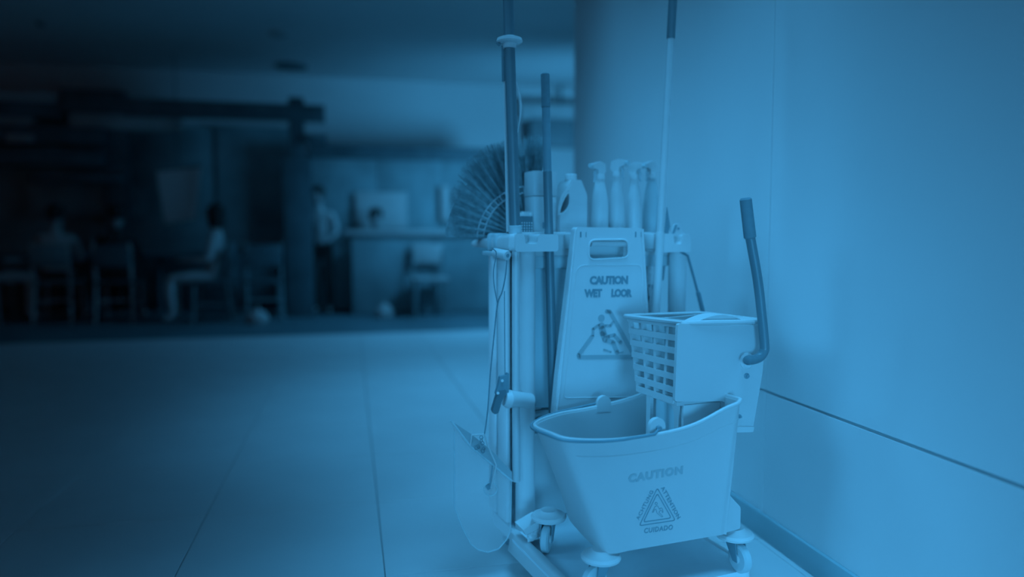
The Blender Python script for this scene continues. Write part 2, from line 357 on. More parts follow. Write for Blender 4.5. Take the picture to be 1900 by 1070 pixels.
# ---- people
def capsule(bm, a, b, r0, r1, n=8):
    a, b = Vector(a), Vector(b); d = (b - a).normalized()
    tube(bm, [a - d * r0 * .8, a - d * r0 * .4, a, b, b + d * r1 * .4, b + d * r1 * .8], [r0 * .5, r0 * .88, r0, r1, r1 * .88, r1 * .5], n)
def person(label, P, deg, shirt, pants, seated=True, hair_long=False, lean=0.0, sleeve=True, group=None):
    """faces +v; one skinned body, hair and shoes as children"""
    r = root('person', label, 'person', P, deg, group); fr = Frame(P, deg)
    hz = .50 if seated else .92
    s = .96
    def n_(u, v, w): return (u, v, w)
    L = lean
    J = {'pel': (0, -.02, hz + .02, .135, .10), 'bel': (0, -.02 + .10 * L, hz + .17, .125, .095), 'che': (0, -.01 + .25 * L, hz + .34, .145, .10), 'nek0': (0, .0 + .36 * L, hz + .49, .075, .065),
         'nek': (0, .01 + .41 * L, hz + .56, .048, .05), 'hd0': (0, .03 + .45 * L, hz + .62, .066, .075), 'hd': (0, .035 + .49 * L, hz + .70, .076, .092), 'hd1': (0, .03 + .52 * L, hz + .78, .058, .07)}
    E = [('pel', 'bel'), ('bel', 'che'), ('che', 'nek0'), ('nek0', 'nek'), ('nek', 'hd0'), ('hd0', 'hd'), ('hd', 'hd1')]
    for sx, t in ((-1, 'L'), (1, 'R')):
        J['sh' + t] = (sx * .165, .0 + .33 * L, hz + .45, .055, .055)
        if seated:
            J['el' + t] = (sx * .23, .04 + .30 * L, hz + .19, .038, .038); J['wr' + t] = (sx * .16, .27 + .3 * L, hz + .19, .026, .024); J['ha' + t] = (sx * .14, .33 + .3 * L, hz + .195, .036, .02)
            J['hi' + t] = (sx * .09, .02, hz - .0, .09, .085); J['kn' + t] = (sx * .12, .42, hz + .0, .06, .06); J['ca' + t] = (sx * .12, .43, hz - .17, .055, .055); J['an' + t] = (sx * .12, .40, .09, .037, .037); J['fo' + t] = (sx * .13, .50, .045, .04, .034)
        else:
            J['el' + t] = (sx * .24, .0 + .28 * L, hz + .18, .038, .038); J['wr' + t] = (sx * .19, .2 + .2 * L, hz + .08, .026, .024); J['ha' + t] = (sx * .18, .26 + .2 * L, hz + .07, .036, .02)
            J['hi' + t] = (sx * .085, .0, hz - .06, .085, .085); J['kn' + t] = (sx * .095, .02, .48, .058, .058); J['ca' + t] = (sx * .1, .0, .33, .054, .054); J['an' + t] = (sx * .1, -.02, .09, .037, .037); J['fo' + t] = (sx * .11, .09, .045, .04, .034)
        E += [('che', 'sh' + t), ('sh' + t, 'el' + t), ('el' + t, 'wr' + t), ('wr' + t, 'ha' + t), ('pel', 'hi' + t), ('hi' + t, 'kn' + t), ('kn' + t, 'ca' + t), ('ca' + t, 'an' + t), ('an' + t, 'fo' + t)]
    keys = list(J); me = bpy.data.meshes.new('b'); me.from_pydata([J[k][:3] for k in keys], [(keys.index(a), keys.index(b)) for a, b in E], [])
    ob = bpy.data.objects.new('b', me); COL.objects.link(ob)
    sk = ob.modifiers.new('s', 'SKIN'); sk.branch_smoothing = .4
    for i, k in enumerate(keys): me.skin_vertices[0].data[i].radius = J[k][3:]; me.skin_vertices[0].data[i].use_root = (i == 0)
    sb = ob.modifiers.new('d', 'SUBSURF'); sb.levels = 2
    dg = bpy.context.evaluated_depsgraph_get(); m2 = bpy.data.meshes.new_from_object(ob.evaluated_get(dg)); bpy.data.objects.remove(ob)
    bm = nb(); bm.from_mesh(m2); bpy.data.meshes.remove(m2)
    # hands with five fingers, nose, ears in the same mesh
    for sx, t in ((-1, 'L'), (1, 'R')):
        h = Vector(J['ha' + t][:3]); d = (h - Vector(J['wr' + t][:3])).normalized(); side = Vector((-d.y, d.x, 0)).normalized()
        for k, ln in enumerate((.034, .042, .045, .04)):
            b0 = h + side * sx * (.026 - .0175 * k) * -1 + d * .005; b1 = b0 + d * ln + V3(0, 0, -.005); b2 = b1 + d * ln * .5 + V3(0, 0, -.018)
            tube(bm, [b0, b1, b2], [.0095, .0085, .0065], 6)
        b0 = h - d * .03 - side * sx * .02 * -1; tube(bm, [b0, b0 + side * -sx * -.03 + d * .02, b0 + side * sx * .04 + d * .045], [.012, .01, .008], 6)
        hd = Vector(J['hd'][:3]); lathe(bm, hd + V3(sx * .074, -.005, -.005), [(.006, -.004), (.022, 0), (.02, .006), (.008, .01)], (sx, 0, 0), 10)
    hd = Vector(J['hd'][:3]); tube(bm, [hd + V3(0, .08, .02), hd + V3(0, .108, -.018), hd + V3(0, .09, -.026)], [.008, .014, .008], 6)
    tube(bm, [hd + V3(-.022, .083, -.05), hd + V3(0, .092, -.05), hd + V3(.022, .083, -.05)], [.004, .007, .004], 6)
    # materials by height / region
    o = None
    T = Matrix.Translation(fr.o) @ Matrix.Rotation(R(deg), 4, 'Z'); bm.transform(T)
    o = mk('body', bm, M['skin'], r, smooth=60)
    for k in (shirt, pants, M['shoe']): o.data.materials.append(k)
    nz = hz + .53
    for p in o.data.polygons:
        c = p.center
        legz = (c.y > .16 and c.z < hz + .12) if seated else False
        arm = abs(c.x) > .13 and c.z > hz + .1
        if c.z < .085: p.material_index = 3
        elif c.z > nz + .02 * (1): p.material_index = 0
        elif (abs(c.x) > .10 and c.y > (.19 if seated else .12) + .3 * L and c.z > hz + (.13 if seated else -.02)): p.material_index = 0
        elif c.z < hz + .05 or legz: p.material_index = 2
        else: p.material_index = 1
    bm = nb(); lathe(bm, hd + V3(0, -.022, -.06 if not hair_long else -.16), [(.06, 0), (.082, .03), (.09, .09 if not hair_long else .16), (.088, .12 if not hair_long else .21), (.07, .155 if not hair_long else .25), (.035, .175 if not hair_long else .275), (.0, .18 if not hair_long else .28)], n=18, sy=1.05)
    bm.transform(T); mk('hair', bm, M['hair'], r)
    for sx in (-1, 1):
        bm = nb(); lathe(bm, hd + V3(sx * .028, .082, .012), [(.003, -.006), (.009, -.003), (.009, .003), (.004, .006)], (0, 1, 0), 10); bm.transform(T); mk('eye', bm, M['eye'], r)
    return r
def seat_at(px, py, deg): return fl(px, py)
G = 'chairs in the dark hall'
P1 = fl(97, 600) + V3(0, .22, 0); chair('pale-legged chair under the person in the pale shirt with dark hair seen from behind', P1, 0, M['bmid'], M['blight'], G)
person('person with dark hair and pale shirt seated with their back to the camera', P1, 0, M['shirtl'], M['pantsd'])
P2 = fl(212, 600) + V3(0, .22, 0); chair('pale-legged chair under the dark-clothed person seen from behind', P2, 0, M['bdark'], M['blight'], G)
person('person in dark clothes seated with their back to the camera', P2, 0, M['shirtd'], M['pantsd'])
P3 = fl(395, 598) + V3(0, .12, 0); chair('chair under the pale-shirted person who leans to the left', P3, 90, M['bdark'], M['bmid'], G)
person('person in pale shirt and pale trousers seated sideways facing left', P3, 90, M['shirtl'], M['pantsl'], hair_long=True, lean=-.12)
P4 = fl(-30, 600) + V3(0, .1, 0); chair('chair at the far left edge under the person with pale trousers', P4, -90, M['bdark'], M['bmid'], G)
person('person with dark top and pale trousers seated at the far left edge', P4, -75, M['shirtd'], M['pantsl'])
P5 = fl(600, 581); p5 = person('person in pale shirt standing just right of the pole with crossbars', P5, 160, M['shirtl'], M['pantsd'], seated=False, lean=.2); p5.scale = (.9, .9, .9)
P6 = V3(atY(697, 400, 9.45).x, 9.45, .0); chair('chair behind the serving counter under the seated person', P6, 180, M['bdark'], M['bmid'], G)
person('person with dark hair seated behind the serving counter in front of the notice board', P6, 180, M['shirtd'], M['pantsd'])
chair('pale-backed chair in front of the serving counter', fl(798, 586), 180, M['blight'], M['bmid'], G)
chair('dark empty chair right of the seated person in pale trousers', fl(490, 594) , 10, M['bdark'], M['bmid'], G)
table('dark table in front of the person seen from behind in the pale shirt', P1 + V3(.05, .72, 0), M['bdark'])
table('dark table in front of the dark-clothed person seen from behind', P2 + V3(.25, .72, 0), M['bdark'])
# ================================================================== CLEANING CART
cart = root('janitor_cart', 'pale plastic cleaning cart with two upright posts, top tray and low front platform', 'cart', C.p(.2, 0, 0), 10)
DT = .098
inL = -.040; outL = -.066
uR = .443; vF = -.435
bm = nb()
out = [C.p(*p, .06) for p in ((-.04, .21), (-.04, -.005), (outL, -.02), (outL, vF), (uR, vF), (uR, -.02), (.56, .0), (.56, .21))]
plate(bm, rounded(out, .03), [], (0, 0, DT - .06)); mk('platform', bm, M['deck'], cart)
bm = nb()
o1 = [(outL, .0), (outL, vF + .01), (outL + .012, vF), (inL, vF), (inL, 0)]
quadbox(bm, [C.p(outL - .006, vF, .055), C.p(inL + .012, vF, .055), C.p(inL + .012, -.005, .055), C.p(outL - .006, -.005, .055), C.p(outL + .004, vF, .116), C.p(inL, vF, .116), C.p(inL, -.005, .116), C.p(outL + .004, -.005, .116)])
bmesh.ops.bevel(bm, geom=bm.edges[:], offset=.006, segments=3, affect='EDGES', profile=.5); mk('platform_rim', bm, M['plastic'], cart)
bm = nb(); box(bm, C, (uR - .006, vF + .05, .085), (uR + .004, -.02, .103), .003); mk('platform_edge', bm, M['cartp'], cart)
for u, v in ((outL + .05, vF + .1), (uR - .05, vF + .1), (.0, .16), (.52, .16)):
    bm = nb(); lathe(bm, C.p(u - .0125, v, .028), [(.02, 0), (.028, .003), (.028, .022), (.02, .025)], C.U, 20); c_ = mk('caster', bm, M['dark'], cart)
    bm = nb(); box(bm, C, (u - .018, v - .01, .028), (u - .0135, v + .01, .06), .001); box(bm, C, (u + .0135, v - .01, .028), (u + .018, v + .01, .06), .001); mk('fork', bm, M['metal'], c_)
# posts
def post(u, v, r, w0, w1, px=None):
    bm = nb(); lathe(bm, C.p(u, v, w0), [(r * 1.0, 0), (r, .004), (r, w1 - w0)], n=32); return mk('post', bm, M['cartp'], cart)
post(.0, .03, .0285, DT - .03, .912); post(.521, .03, .0275, DT - .03, .912)
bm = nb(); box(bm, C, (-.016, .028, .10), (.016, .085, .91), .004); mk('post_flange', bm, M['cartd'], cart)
# corner brackets
def bracket(x0, x1, yt, yb, v0, v1, notch):
    a = C.q(C.onv(x0, yb, v0)); b = C.q(C.onv(x1, yt, v0)); n0 = C.q(C.onv(notch[0], 440, v0)).x; n1 = C.q(C.onv(notch[1], 440, v0)).x
    z0, z1 = a.z, b.z; zn = z0 + (z1 - z0) * .42
    prof = rounded([(a.x, z0, 0), (b.x, z0, 0), (b.x, z1 - .002, 0), (n1, z1 - .002, 0), (n1 - .003, zn, 0), (n0 + .003, zn, 0), (n0, z1, 0), (a.x, z1, 0)], .009, 4)
    bm = nb(); plate(bm, [C.p(p.x, v0, p.y) for p in prof], [], C.V * (v1 - v0)); return mk('corner_bracket', bm, M['cartp'], cart, smooth=40)
bracket(956, 1036, 433, 467, -.025, .055, (973, 999))
bracket(1221, 1282, 433, 468, -.025, .055, (1250, 1266))
# side rails running back from the left bracket
bm = nb()
quadbox(bm, [C.p(-.072, -.02, .913), C.p(-.03, -.02, .913), C.p(-.035, .33, .920), C.p(-.065, .33, .920), C.p(-.068, -.02, .962), C.p(-.034, -.02, .962), C.p(-.04, .33, .942), C.p(-.06, .33, .942)])
bmesh.ops.bevel(bm, geom=bm.edges[:], offset=.012, segments=3, affect='EDGES', profile=.5); rail = mk('side_rail', bm, M['cartp'], cart)
for v in (.08, .13):
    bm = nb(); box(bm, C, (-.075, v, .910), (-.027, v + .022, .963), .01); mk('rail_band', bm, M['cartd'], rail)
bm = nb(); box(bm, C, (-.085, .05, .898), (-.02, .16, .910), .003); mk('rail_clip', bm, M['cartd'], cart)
# left side panel with its grooves
bm = nb(); box(bm, C, (-.05, .055, .11), (-.036, .125, .908), .004); mk('side_panel', bm, M['sidep'], cart)
bm = nb(); box(bm, C, (-.05, .143, .11), (-.036, .20, .908), .004); mk('side_panel', bm, M['sidep'], cart)
bm = nb(); box(bm, C, (-.04, .125, .11), (-.034, .143, .908)); mk('panel_groove', bm, M['dark'], cart)
# tray
bm = nb(); box(bm, C, (-.03, .05, .895), (.557, .062, .962), .004); box(bm, C, (-.03, .21, .895), (.557, .222, .962), .004); box(bm, C, (-.03, .06, .895), (-.018, .212, .962), .004); box(bm, C, (.545, .06, .895), (.557, .212, .962), .004)
box(bm, C, (-.025, .055, .945), (.552, .215, .957), .002); mk('tray', bm, M['cartp'], cart)
bm = nb(); box(bm, C, (-.03, .044, .956), (.557, .052, .966), .002); mk('tray_lip', bm, M['plastic'], cart)
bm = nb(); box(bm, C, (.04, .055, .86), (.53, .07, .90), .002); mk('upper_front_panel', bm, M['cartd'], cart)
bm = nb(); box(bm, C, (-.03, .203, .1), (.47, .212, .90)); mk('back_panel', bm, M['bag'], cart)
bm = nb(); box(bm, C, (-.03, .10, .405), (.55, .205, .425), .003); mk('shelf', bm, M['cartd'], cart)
bm = nb(); box(bm, C, (.035, .075, .10), (.55, .09, .36), .006); mk('lower_front_panel', bm, M['cartp'], cart)
# dark refuse bag hanging in the frame
bm = nb()
rings = [(.875, .0), (.7, .006), (.6, .0), (.5, .008), (.44, .02), (.432, .06)]
pts = [(.045, .085), (.12, .09), (.2, .08), (.3, .09), (.4, .082), (.44, .10), (.44, .18), (.3, .195), (.12, .19), (.05, .18)]
prev = None
for w_, ins in rings:
    ring = [bm.verts.new(C.p(.24 + (u - .24) * (1 - ins * 4), .14 + (v - .14) * (1 - ins * 4) + random.uniform(-.004, .004), w_)) for u, v in pts]
    if prev:
        for k in range(len(ring)): bm.faces.new((prev[k], prev[(k + 1) % len(ring)], ring[(k + 1) % len(ring)], ring[k]))
    prev = ring
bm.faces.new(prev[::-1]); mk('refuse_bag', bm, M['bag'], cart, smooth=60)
for k, (x0, x1) in enumerate(((1051, 1061), (1198, 1208))):
    a = C.q(C.onv(x0, 462, .03)); b = C.q(C.onv(x1, 433, .03)); bm = nb(); box(bm, C, (a.x, -.012, a.z), (b.x, .05, b.z), .003); mk('hook', bm, M['plastic'], cart)
# pole clamp on the left post
bm = nb(); P0, P1_ = C.onv(1002, 741, .0), C.onv(938, 742, -.03)
tube(bm, [C.p(.0, .0, C.q(P0).z), C.onv(960, 740, -.02), C.onv(943, 740, -.03), C.onv(936, 739, -.03)], [.022, .022, .026, .020], 20); clampz = mk('pole_clamp', bm, M['plastic'], cart)

# ---- folded cloths on the shelf
bm = nb()
for k in range(3): box(bm, C, (.0 - .01 + .004 * k, .105, .426 + .014 * k), (.09, .195, .4395 + .014 * k), .005)
tag(mk('folded_cloth', bm, M['cloth']), 'pale folded cloths on the lower shelf beside the left post', 'cloth')

# ---- poles
def pole(label, pts, rad, segs, v, name='mop_handle'):
    pass
def line_on(x0, y0, x1, y1, v0, v1):
    a = C.onv(x0, y0, v0); b = C.onv(x1, y1, v1); return lambda t: a + (b - a) * t
def tz(f, z):
    a, b = f(0), f(1); return f((z - a.z) / (b.z - a.z))
# left: tall dark mop handle
f1 = line_on(943, 0, 955.5, 415, -.01, .015)
r = root('dust_mop', 'tall dark mop pole with a round white guard standing in the left bracket', 'mop', tz(f1, .12), 0)
bm = nb(); tube(bm, [tz(f1, z) for z in (1.90, .985)], .0148, 20); mk('tube', bm, M['darker'], r)
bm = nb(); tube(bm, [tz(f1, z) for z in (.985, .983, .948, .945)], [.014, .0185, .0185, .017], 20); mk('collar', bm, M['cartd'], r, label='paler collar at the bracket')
f1b = line_on(943, 0, 957, 470, .02, .05)
bm = nb(); tube(bm, [C.onv(957, 440, .0), C.onv(957, 660, -.005), C.onv(958, 892, -.01)], .0115, 16); mk('lower_tube', bm, M['metal'], r)
gz = C.q(C.onv(945, 77, .0)).z
c0 = tz(f1, gz); bm = nb(); lathe(bm, c0 - V3(0, 0, .02), [(.018, 0), (.019, .012), (.033, .014), (.036, .018), (.034, .026), (.018, .032)], n=32); mk('guard_ring', bm, M['plastic'], r)
bm = nb(); tube(bm, [C.onv(921, 79, .0), C.onv(926, 83, .0), C.onv(930, 80, 0)], [.003, .0045, .002], 8); mk('guard_tab', bm, M['dark'], r)
f1c = [C.onv(936.5, 84, .04), C.onv(937.5, 151, .04)]
bm = nb(); tube(bm, f1c, .0095, 14); o = mk('rear_handle_end', bm, M['wire'], r)
bm = nb(); tube(bm, [C.onv(938, 150, .04), C.onv(943.5, 430, .04)], .0065, 12); mk('rear_tube', bm, M['plastic'], r)
bm = nb(); pts = catmull([C.onv(x, y, .03) for x, y in ((957, 152), (963, 175), (966, 195), (965, 220), (961, 246))], 5, False); tube(bm, pts, [.0012 + .0028 * math.sin(math.pi * min(1, .15 + i / len(pts))) for i in range(len(pts))], 8); mk('strap', bm, M['plastic'], r, label='thin curved pale strap')
# middle pole
f2 = line_on(1011, 137, 1018, 435, .02, .02)
r = root('short_broom', 'shorter dark-gripped pole standing between the left bracket and the white carton', 'broom', C.onv(1027, 765, .02), 0)
def p2(y): return C.onv(1011.5 + (y - 137) * 15 / 628, y, .02)
bm = nb(); tube(bm, [p2(y) for y in (136, 138, 198, 200)], [.010, .0125, .0128, .011], 20); mk('grip', bm, M['grip'], r)
bm = nb(); tube(bm, [p2(y) for y in (200, 318)], .0118, 20); mk('tube', bm, M['dark'], r, label='slightly paler upper tube')
bm = nb(); tube(bm, [p2(y) for y in (316, 318, 765)], [.011, .0128, .0135], 20); mk('lower_sleeve', bm, M['darker'], r)
# right pole
r = root('wet_mop', 'tall pale metal pole with dark grip standing in the right bracket', 'mop', C.onv(1218, 600, .02), 0)
def p3(y): return C.onv(1248.5 - y * 33 / 600, y, -.035)
bm = nb(); tube(bm, [p3(y) for y in (-110, 70, 72)], [.0125, .0125, .0115], 20); mk('grip', bm, M['darker'], r)
bm = nb(); tube(bm, [p3(y) for y in (70, 640)], .0105, 20); mk('tube', bm, M['metal'], r)
bm = nb(); tube(bm, [p3(y) for y in (430, 760)], .0125, 20); mk('lower_sleeve', bm, M['plastic'], r)

# ---- fan broom
hub = C.onv(985, 432, .245)
fb = root('fan_broom', 'wide fan broom of dark stiff fibres behind the left mop handle', 'broom', hub, 10)
def fan(x, y, dv=0): return C.onv(x, y, .245 + dv)
HX, HY = 985, 445
bm = nb()
for i in range(1500):
    a = R(random.uniform(80, 178)); 
    # outer radius follows the silhouette of the fan
    deg = math.degrees(a); Rr = 140 + 52 * math.sin(R((178 - deg) / 80 * 120)) if deg > 98 else 192
    Rr = {0: 0}.get(1, Rr); 
    tip = (HX + Rr * math.cos(a) * .98, HY - Rr * 1.02 * math.sin(a)); 
    bow = random.uniform(-.012, .012) + .01 * math.sin(deg)
    rr = random.uniform(.88, 1.0)
    P = []
    for t in (0.12, .4, .7, 1.0):
        x = HX + (tip[0] - HX) * t * rr; y = HY + (tip[1] - HY) * t * rr + 7 * t * t * (1 if deg > 140 else 0) * random.uniform(.3, 1)
        P.append(fan(x, y, bow * (.3 + t)))
    tube(bm, P, [.0010, .0011, .0010, .0005], 3, cap=False)
o = mk('bristles', bm, M['straw'], fb, kind='stuff')
bm = nb(); pl = [fan(HX + math.cos(R(d)) * rr_, HY - math.sin(R(d)) * rr_, .004) for rr_, rng in ((158, range(82, 180, 6)),) for d in rng] + [fan(HX + math.cos(R(d)) * 20, HY - math.sin(R(d)) * 20, .004) for d in range(176, 80, -10)]
plate(bm, pl, [], C.V * .008); mk('fibre_mat', bm, M['straw'], fb, label='dense inner layer of fibres')
for rad_ in (88, 100):
    bm = nb(); tube(bm, [fan(HX + math.cos(R(d)) * rad_, HY - math.sin(R(d)) * rad_, -.016) for d in range(82, 178, 5)], .0022, 6); mk('binding', bm, M['strawband'], fb)
for d in range(84, 176, 7):
    bm = nb(); tube(bm, [fan(HX + math.cos(R(d)) * rad_, HY - math.sin(R(d)) * rad_, -.017) for rad_ in (88, 100)], .0018, 6); mk('stitch', bm, M['strawband'], fb)
bm = nb(); tube(bm, [fan(983, 436), fan(984, 470), fan(985, 640)], [.016, .012, .011], 12); mk('handle', bm, M['dark'], fb)

# ---- white carton
def cq(x, y, v): return C.q(C.onv(x, y, v))
a, b = cq(990, 432, .12), cq(1033, 318, .12)
r = root('carton', 'tall white carton standing on the tray behind the shorter handle', 'carton', C.p((a.x + b.x) / 2, .15, .925), 10)
bm = nb(); box(bm, C, (a.x, .12, .9575), (b.x, .19, 1.074), .002); mk('body', bm, M['bottle'], r)
bm = nb(); box(bm, C, (a.x - .001, .119, 1.075), (b.x + .001, .191, b.z), .002); mk('lid', bm, M['bottle'], r)
bm = nb()
for k in range(15):
    z = .965 + k * .0062; x1 = b.x - .0015; box(bm, C, (x1 - random.uniform(.004, .008), .1192, z), (x1, .1202, z + .0018))
mk('printed_scale', bm, M['printm'], r)
bm = nb(); q_ = cq(1007, 424, .12); q2 = cq(1013, 412, .12); box(bm, C, (q_.x, .1188, q_.z), (q2.x + .006, .1202, q2.z)); mk('printed_square', bm, M['printd'], r)
# ---- jug with handle
a, b = cq(1036, 430, .11), cq(1091, 334, .11)
jr = root('jug', 'large white jug with a slanted handle hole, standing between carton and spray bottles', 'jug', C.p((a.x + b.x) / 2, .15, .925), 10)
top = b.z; prof = [(a.x, .9575), (b.x, .9575), (b.x, top - .045), (b.x - .016, top - .012), (b.x - .02, top), (a.x + .046, top), (a.x + .04, top - .012), (a.x + .012, top - .05), (a.x + .001, top - .09)]
hole = [cq(x, y, .11) for x, y in ((1037.5, 396), (1040, 382), (1046, 368), (1054, 357), (1056.5, 364), (1056, 378), (1051, 389), (1044, 395))]
bm = nb(); plate(bm, rounded([C.p(x, .11, z) for x, z in prof], .008, 3), [[C.p(h.x, .11, h.z) for h in hole]], C.V * .085); bmesh.ops.bevel(bm, geom=[e for e in bm.edges if len(e.link_faces) == 2 and e.calc_face_angle(0) > 1.2], offset=.004, segments=2, affect='EDGES'); mk('body', bm, M['bottle'], jr)
bm = nb(); pts = [C.p(h.x, .108, h.z) for h in hole]; pts = catmull(pts, 3); tube(bm, pts + [pts[0]], .0028, 8); mk('handle', bm, M['bottle'], jr)
bm = nb(); lathe(bm, C.p(a.x + .062, .15, top), [(.017, 0), (.018, .004), (.018, .018), (.016, .02)], n=20); mk('cap', bm, M['plastic'], jr)
# ---- spray bottles
def spray(px, top, label, m, nz, wpx=34):
    u = cq(px, 400, .14).x; wd = wpx * 2.24 / 1343 / 2; z0 = .9575; zt = cq(px, top, .14).z; hb = (zt - z0)
    r = root('spray_bottle', label, 'spray bottle', C.p(u, .15, z0), 10, 'spray bottles on the cart tray')
    o = C.p(u, .14, z0); s = hb / .25
    bm = nb(); lathe(bm, o, [(wd * .9, 0), (wd, .006), (wd, .06 * s), (wd * .97, .09 * s), (wd * .88, .12 * s), (wd * .72, .15 * s), (wd * .56, .172 * s), (.014, .186 * s), (.013, .195 * s)], n=28, sy=.85); mk('bottle', bm, m, r)
    bm = nb(); lathe(bm, o + V3(0, 0, .188 * s), [(.0155, 0), (.016, .004), (.0155, .016)], n=20); mk('collar', bm, M['plastic'], r)
    d = -1 if nz == 'l' else 1
    c0, c1 = math.cos(R(-20 if nz != 'c' else 70)), math.sin(R(20 if nz != 'c' else -70))
    dirv = (C.U * d * (1 if nz != 'c' else .35) - C.V * (.35 if nz != 'c' else 1)).normalized()
    sv = V3(0, 0, 1).cross(dirv)
    zz = .203 * s; P = lambda a_, w_: o + dirv * a_ + V3(0, 0, w_)
    prof = [P(-.022, zz + .012), P(-.012, zz), P(.012, zz), P(.016, zz + .016), P(.036, zz + .018), P(.037, zz + .032), P(.006, zz + .040), P(-.018, zz + .034)]
    bm = nb(); plate(bm, [p - sv * .008 for p in prof], [], sv * .016); mk('spray_head', bm, M['bottle'], r)
    bm = nb(); tube(bm, [P(.034, zz + .025), P(.046, zz + .026)], [.0085, .007], 12); mk('nozzle', bm, M['bottled'], r)
    bm = nb(); tube(bm, [P(.014, zz + .017), P(.024, zz + .004), P(.022, zz - .012), P(.027, zz - .024)], [.004, .0045, .004, .003], 8); mk('trigger', bm, M['bottled'], r)
spray(1112, 298, 'spray bottle with its nozzle to the left, nearest the white jug', M['bottle'], 'l', 36)
spray(1144, 292, 'second spray bottle from the white jug, its head turned to the front', M['bottle'], 'c', 31)
spray(1176, 298, 'third spray bottle from the white jug, its head turned to the front', M['bottle'], 'c', 31)
spray(1208, 296, 'darker filled spray bottle beside the right mop handle', M['bottled'], 'l', 34)
# ---- scrub brush on the tray
a, b = cq(965.5, 426, .09), cq(989, 402, .09)
r = root('scrub_brush', 'small dark scrubbing brush with pale tufts beside the white carton', 'brush', C.p((a.x + b.x) / 2, .1, .925), 10)
bm = nb(); box(bm, C, (a.x, .09, .9575), (b.x, .13, b.z + .002), .003); mk('block', bm, M['darker'], r)
bm = nb()
for i in range(5):
    for j in range(5): box(bm, C, (a.x + .004 + i * .0078, .0885, .960 + j * .0078), (a.x + .0062 + i * .0078, .0905, .964 + j * .0078))
mk('tufts', bm, M['bristle'], r, kind='stuff')
bm = nb()
for i in range(160):
    p = C.p(random.uniform(a.x, b.x), random.uniform(.09, .13), b.z); tube(bm, [p, p + V3(random.uniform(-.005, .005), random.uniform(-.004, .004), random.uniform(.008, .017))], [.0011, .0005], 3, False)
mk('bristles', bm, M['bristle'], r, kind='stuff')

# ---- wet floor sign
SV = -.045
sg = root('wet_floor_sign', 'pale folded caution sign with slipping figure, hung on the front of the cleaning cart', 'sign', C.onv(1125, 772, SV), 10)
sp = lambda x, y: C.onv(x, y, SV - .0004)
nS = -C.V
outl = rounded([C.onv(x, y, SV) for x, y in ((1068, 421), (1193, 423), (1198, 500), (1215, 772), (1028, 774), (1036, 690))], .012, 5)
hole = rounded([C.onv(x, y, SV) for x, y in ((1093, 445), (1165, 444), (1166, 480), (1092, 484))], .020, 6)
bm = nb(); plate(bm, outl, [hole], C.V * .012); mk('front_leaf', bm, M['plastic'], sg)
bm = nb(); plate(bm, [p + C.V * .0135 for p in outl], [[p + C.V * .0135 for p in hole]], C.V * .012); mk('rear_leaf', bm, M['plastic'], sg)
bm = nb(); pts = [C.onv(x, y, SV) for x, y in ((1093, 445), (1165, 444), (1166, 478), (1092, 482))]; q = rounded([p - C.V * .001 for p in pts], .020, 6); tube(bm, q + [q[0]], .0028, 8); mk('handle_rim', bm, M['plastic'], sg)
bm = nb(); tube(bm, [C.onv(1096, 452, SV + .012), C.onv(1163, 452, SV + .012)], .0085, 12); mk('hinge_bar', bm, M['plastic'], sg)
for x in (1078, 1088, 1180, 1190):
    bm = nb(); c0 = sp(x - 2, 440); c1 = sp(x + 2, 430); stroke(bm, sp, [(x - .5, 431), (x - .5, 439)], .0042 if x in (1078, 1180) else .003, nS); mk('hinge_slot', bm, M['printd'] if x in (1078, 1180) else M['printm'], sg)
bm = nb(); q = rounded([sp(x, y) for x, y in ((1079, 492), (1186, 491), (1190, 500), (1196, 736), (1046, 738), (1070, 500))], .01, 4); tube(bm, q + [q[0]], .0014, 6); mk('panel_ridge', bm, M['plastic'], sg)
for a, b in (((1068, 425), (1033, 770)), ((1192, 425), (1211, 770))):
    bm = nb(); tube(bm, [sp(*a), sp(*b)], .004, 8); mk('edge_ridge', bm, M['plastic'], sg)
bm = nb(); text(bm, 'CAUTION', sp(1094, 528), sp(1165, 527), .0250, nS, .06, .9); mk('lettering_caution', bm, M['printd'], sg)
bm = nb(); text(bm, 'WET', sp(1084, 552), sp(1117, 551), .0240, nS, .06, .9); mk('lettering_wet', bm, M['printd'], sg)
bm = nb(); text(bm, 'LOOR', sp(1134, 551), sp(1172.5, 551), .0240, nS, .06, .9); mk('lettering_loor', bm, M['printd'], sg)  # glare on the sign imitated by leaving out the F
z = lambda x, y: (1060 + x * .1963, 480 + y * .1963)
k_ = 2.02 / F * .1963
bm = nb(); stroke(bm, sp, [z(335, 497), z(365, 500), z(592, 905), z(585, 925), z(75, 930), z(68, 910), z(200, 728)], 42 * k_, nS)
mk('warning_triangle', bm, M['printm'], sg)
bm = nb()
lathe(bm, sp(*z(284, 560)), [(36 * k_, 0), (36 * k_, .0008)], nS, 20)
for pts, wd in (((( 285, 635), (300, 700), (325, 760)), 72), (((262, 625), (206, 662), (203, 732)), 30), (((320, 630), (368, 632), (404, 588)), 26), (((320, 765), (395, 790), (432, 885)), 48), (((350, 735), (402, 718), (466, 790)), 38), (((308, 858), (372, 880)), 20), (((440, 890), (488, 880)), 12)):
    stroke(bm, sp, [z(*p) for p in pts], wd * k_, nS, th=.0007)
mk('slipping_figure', bm, M['printm'], sg)

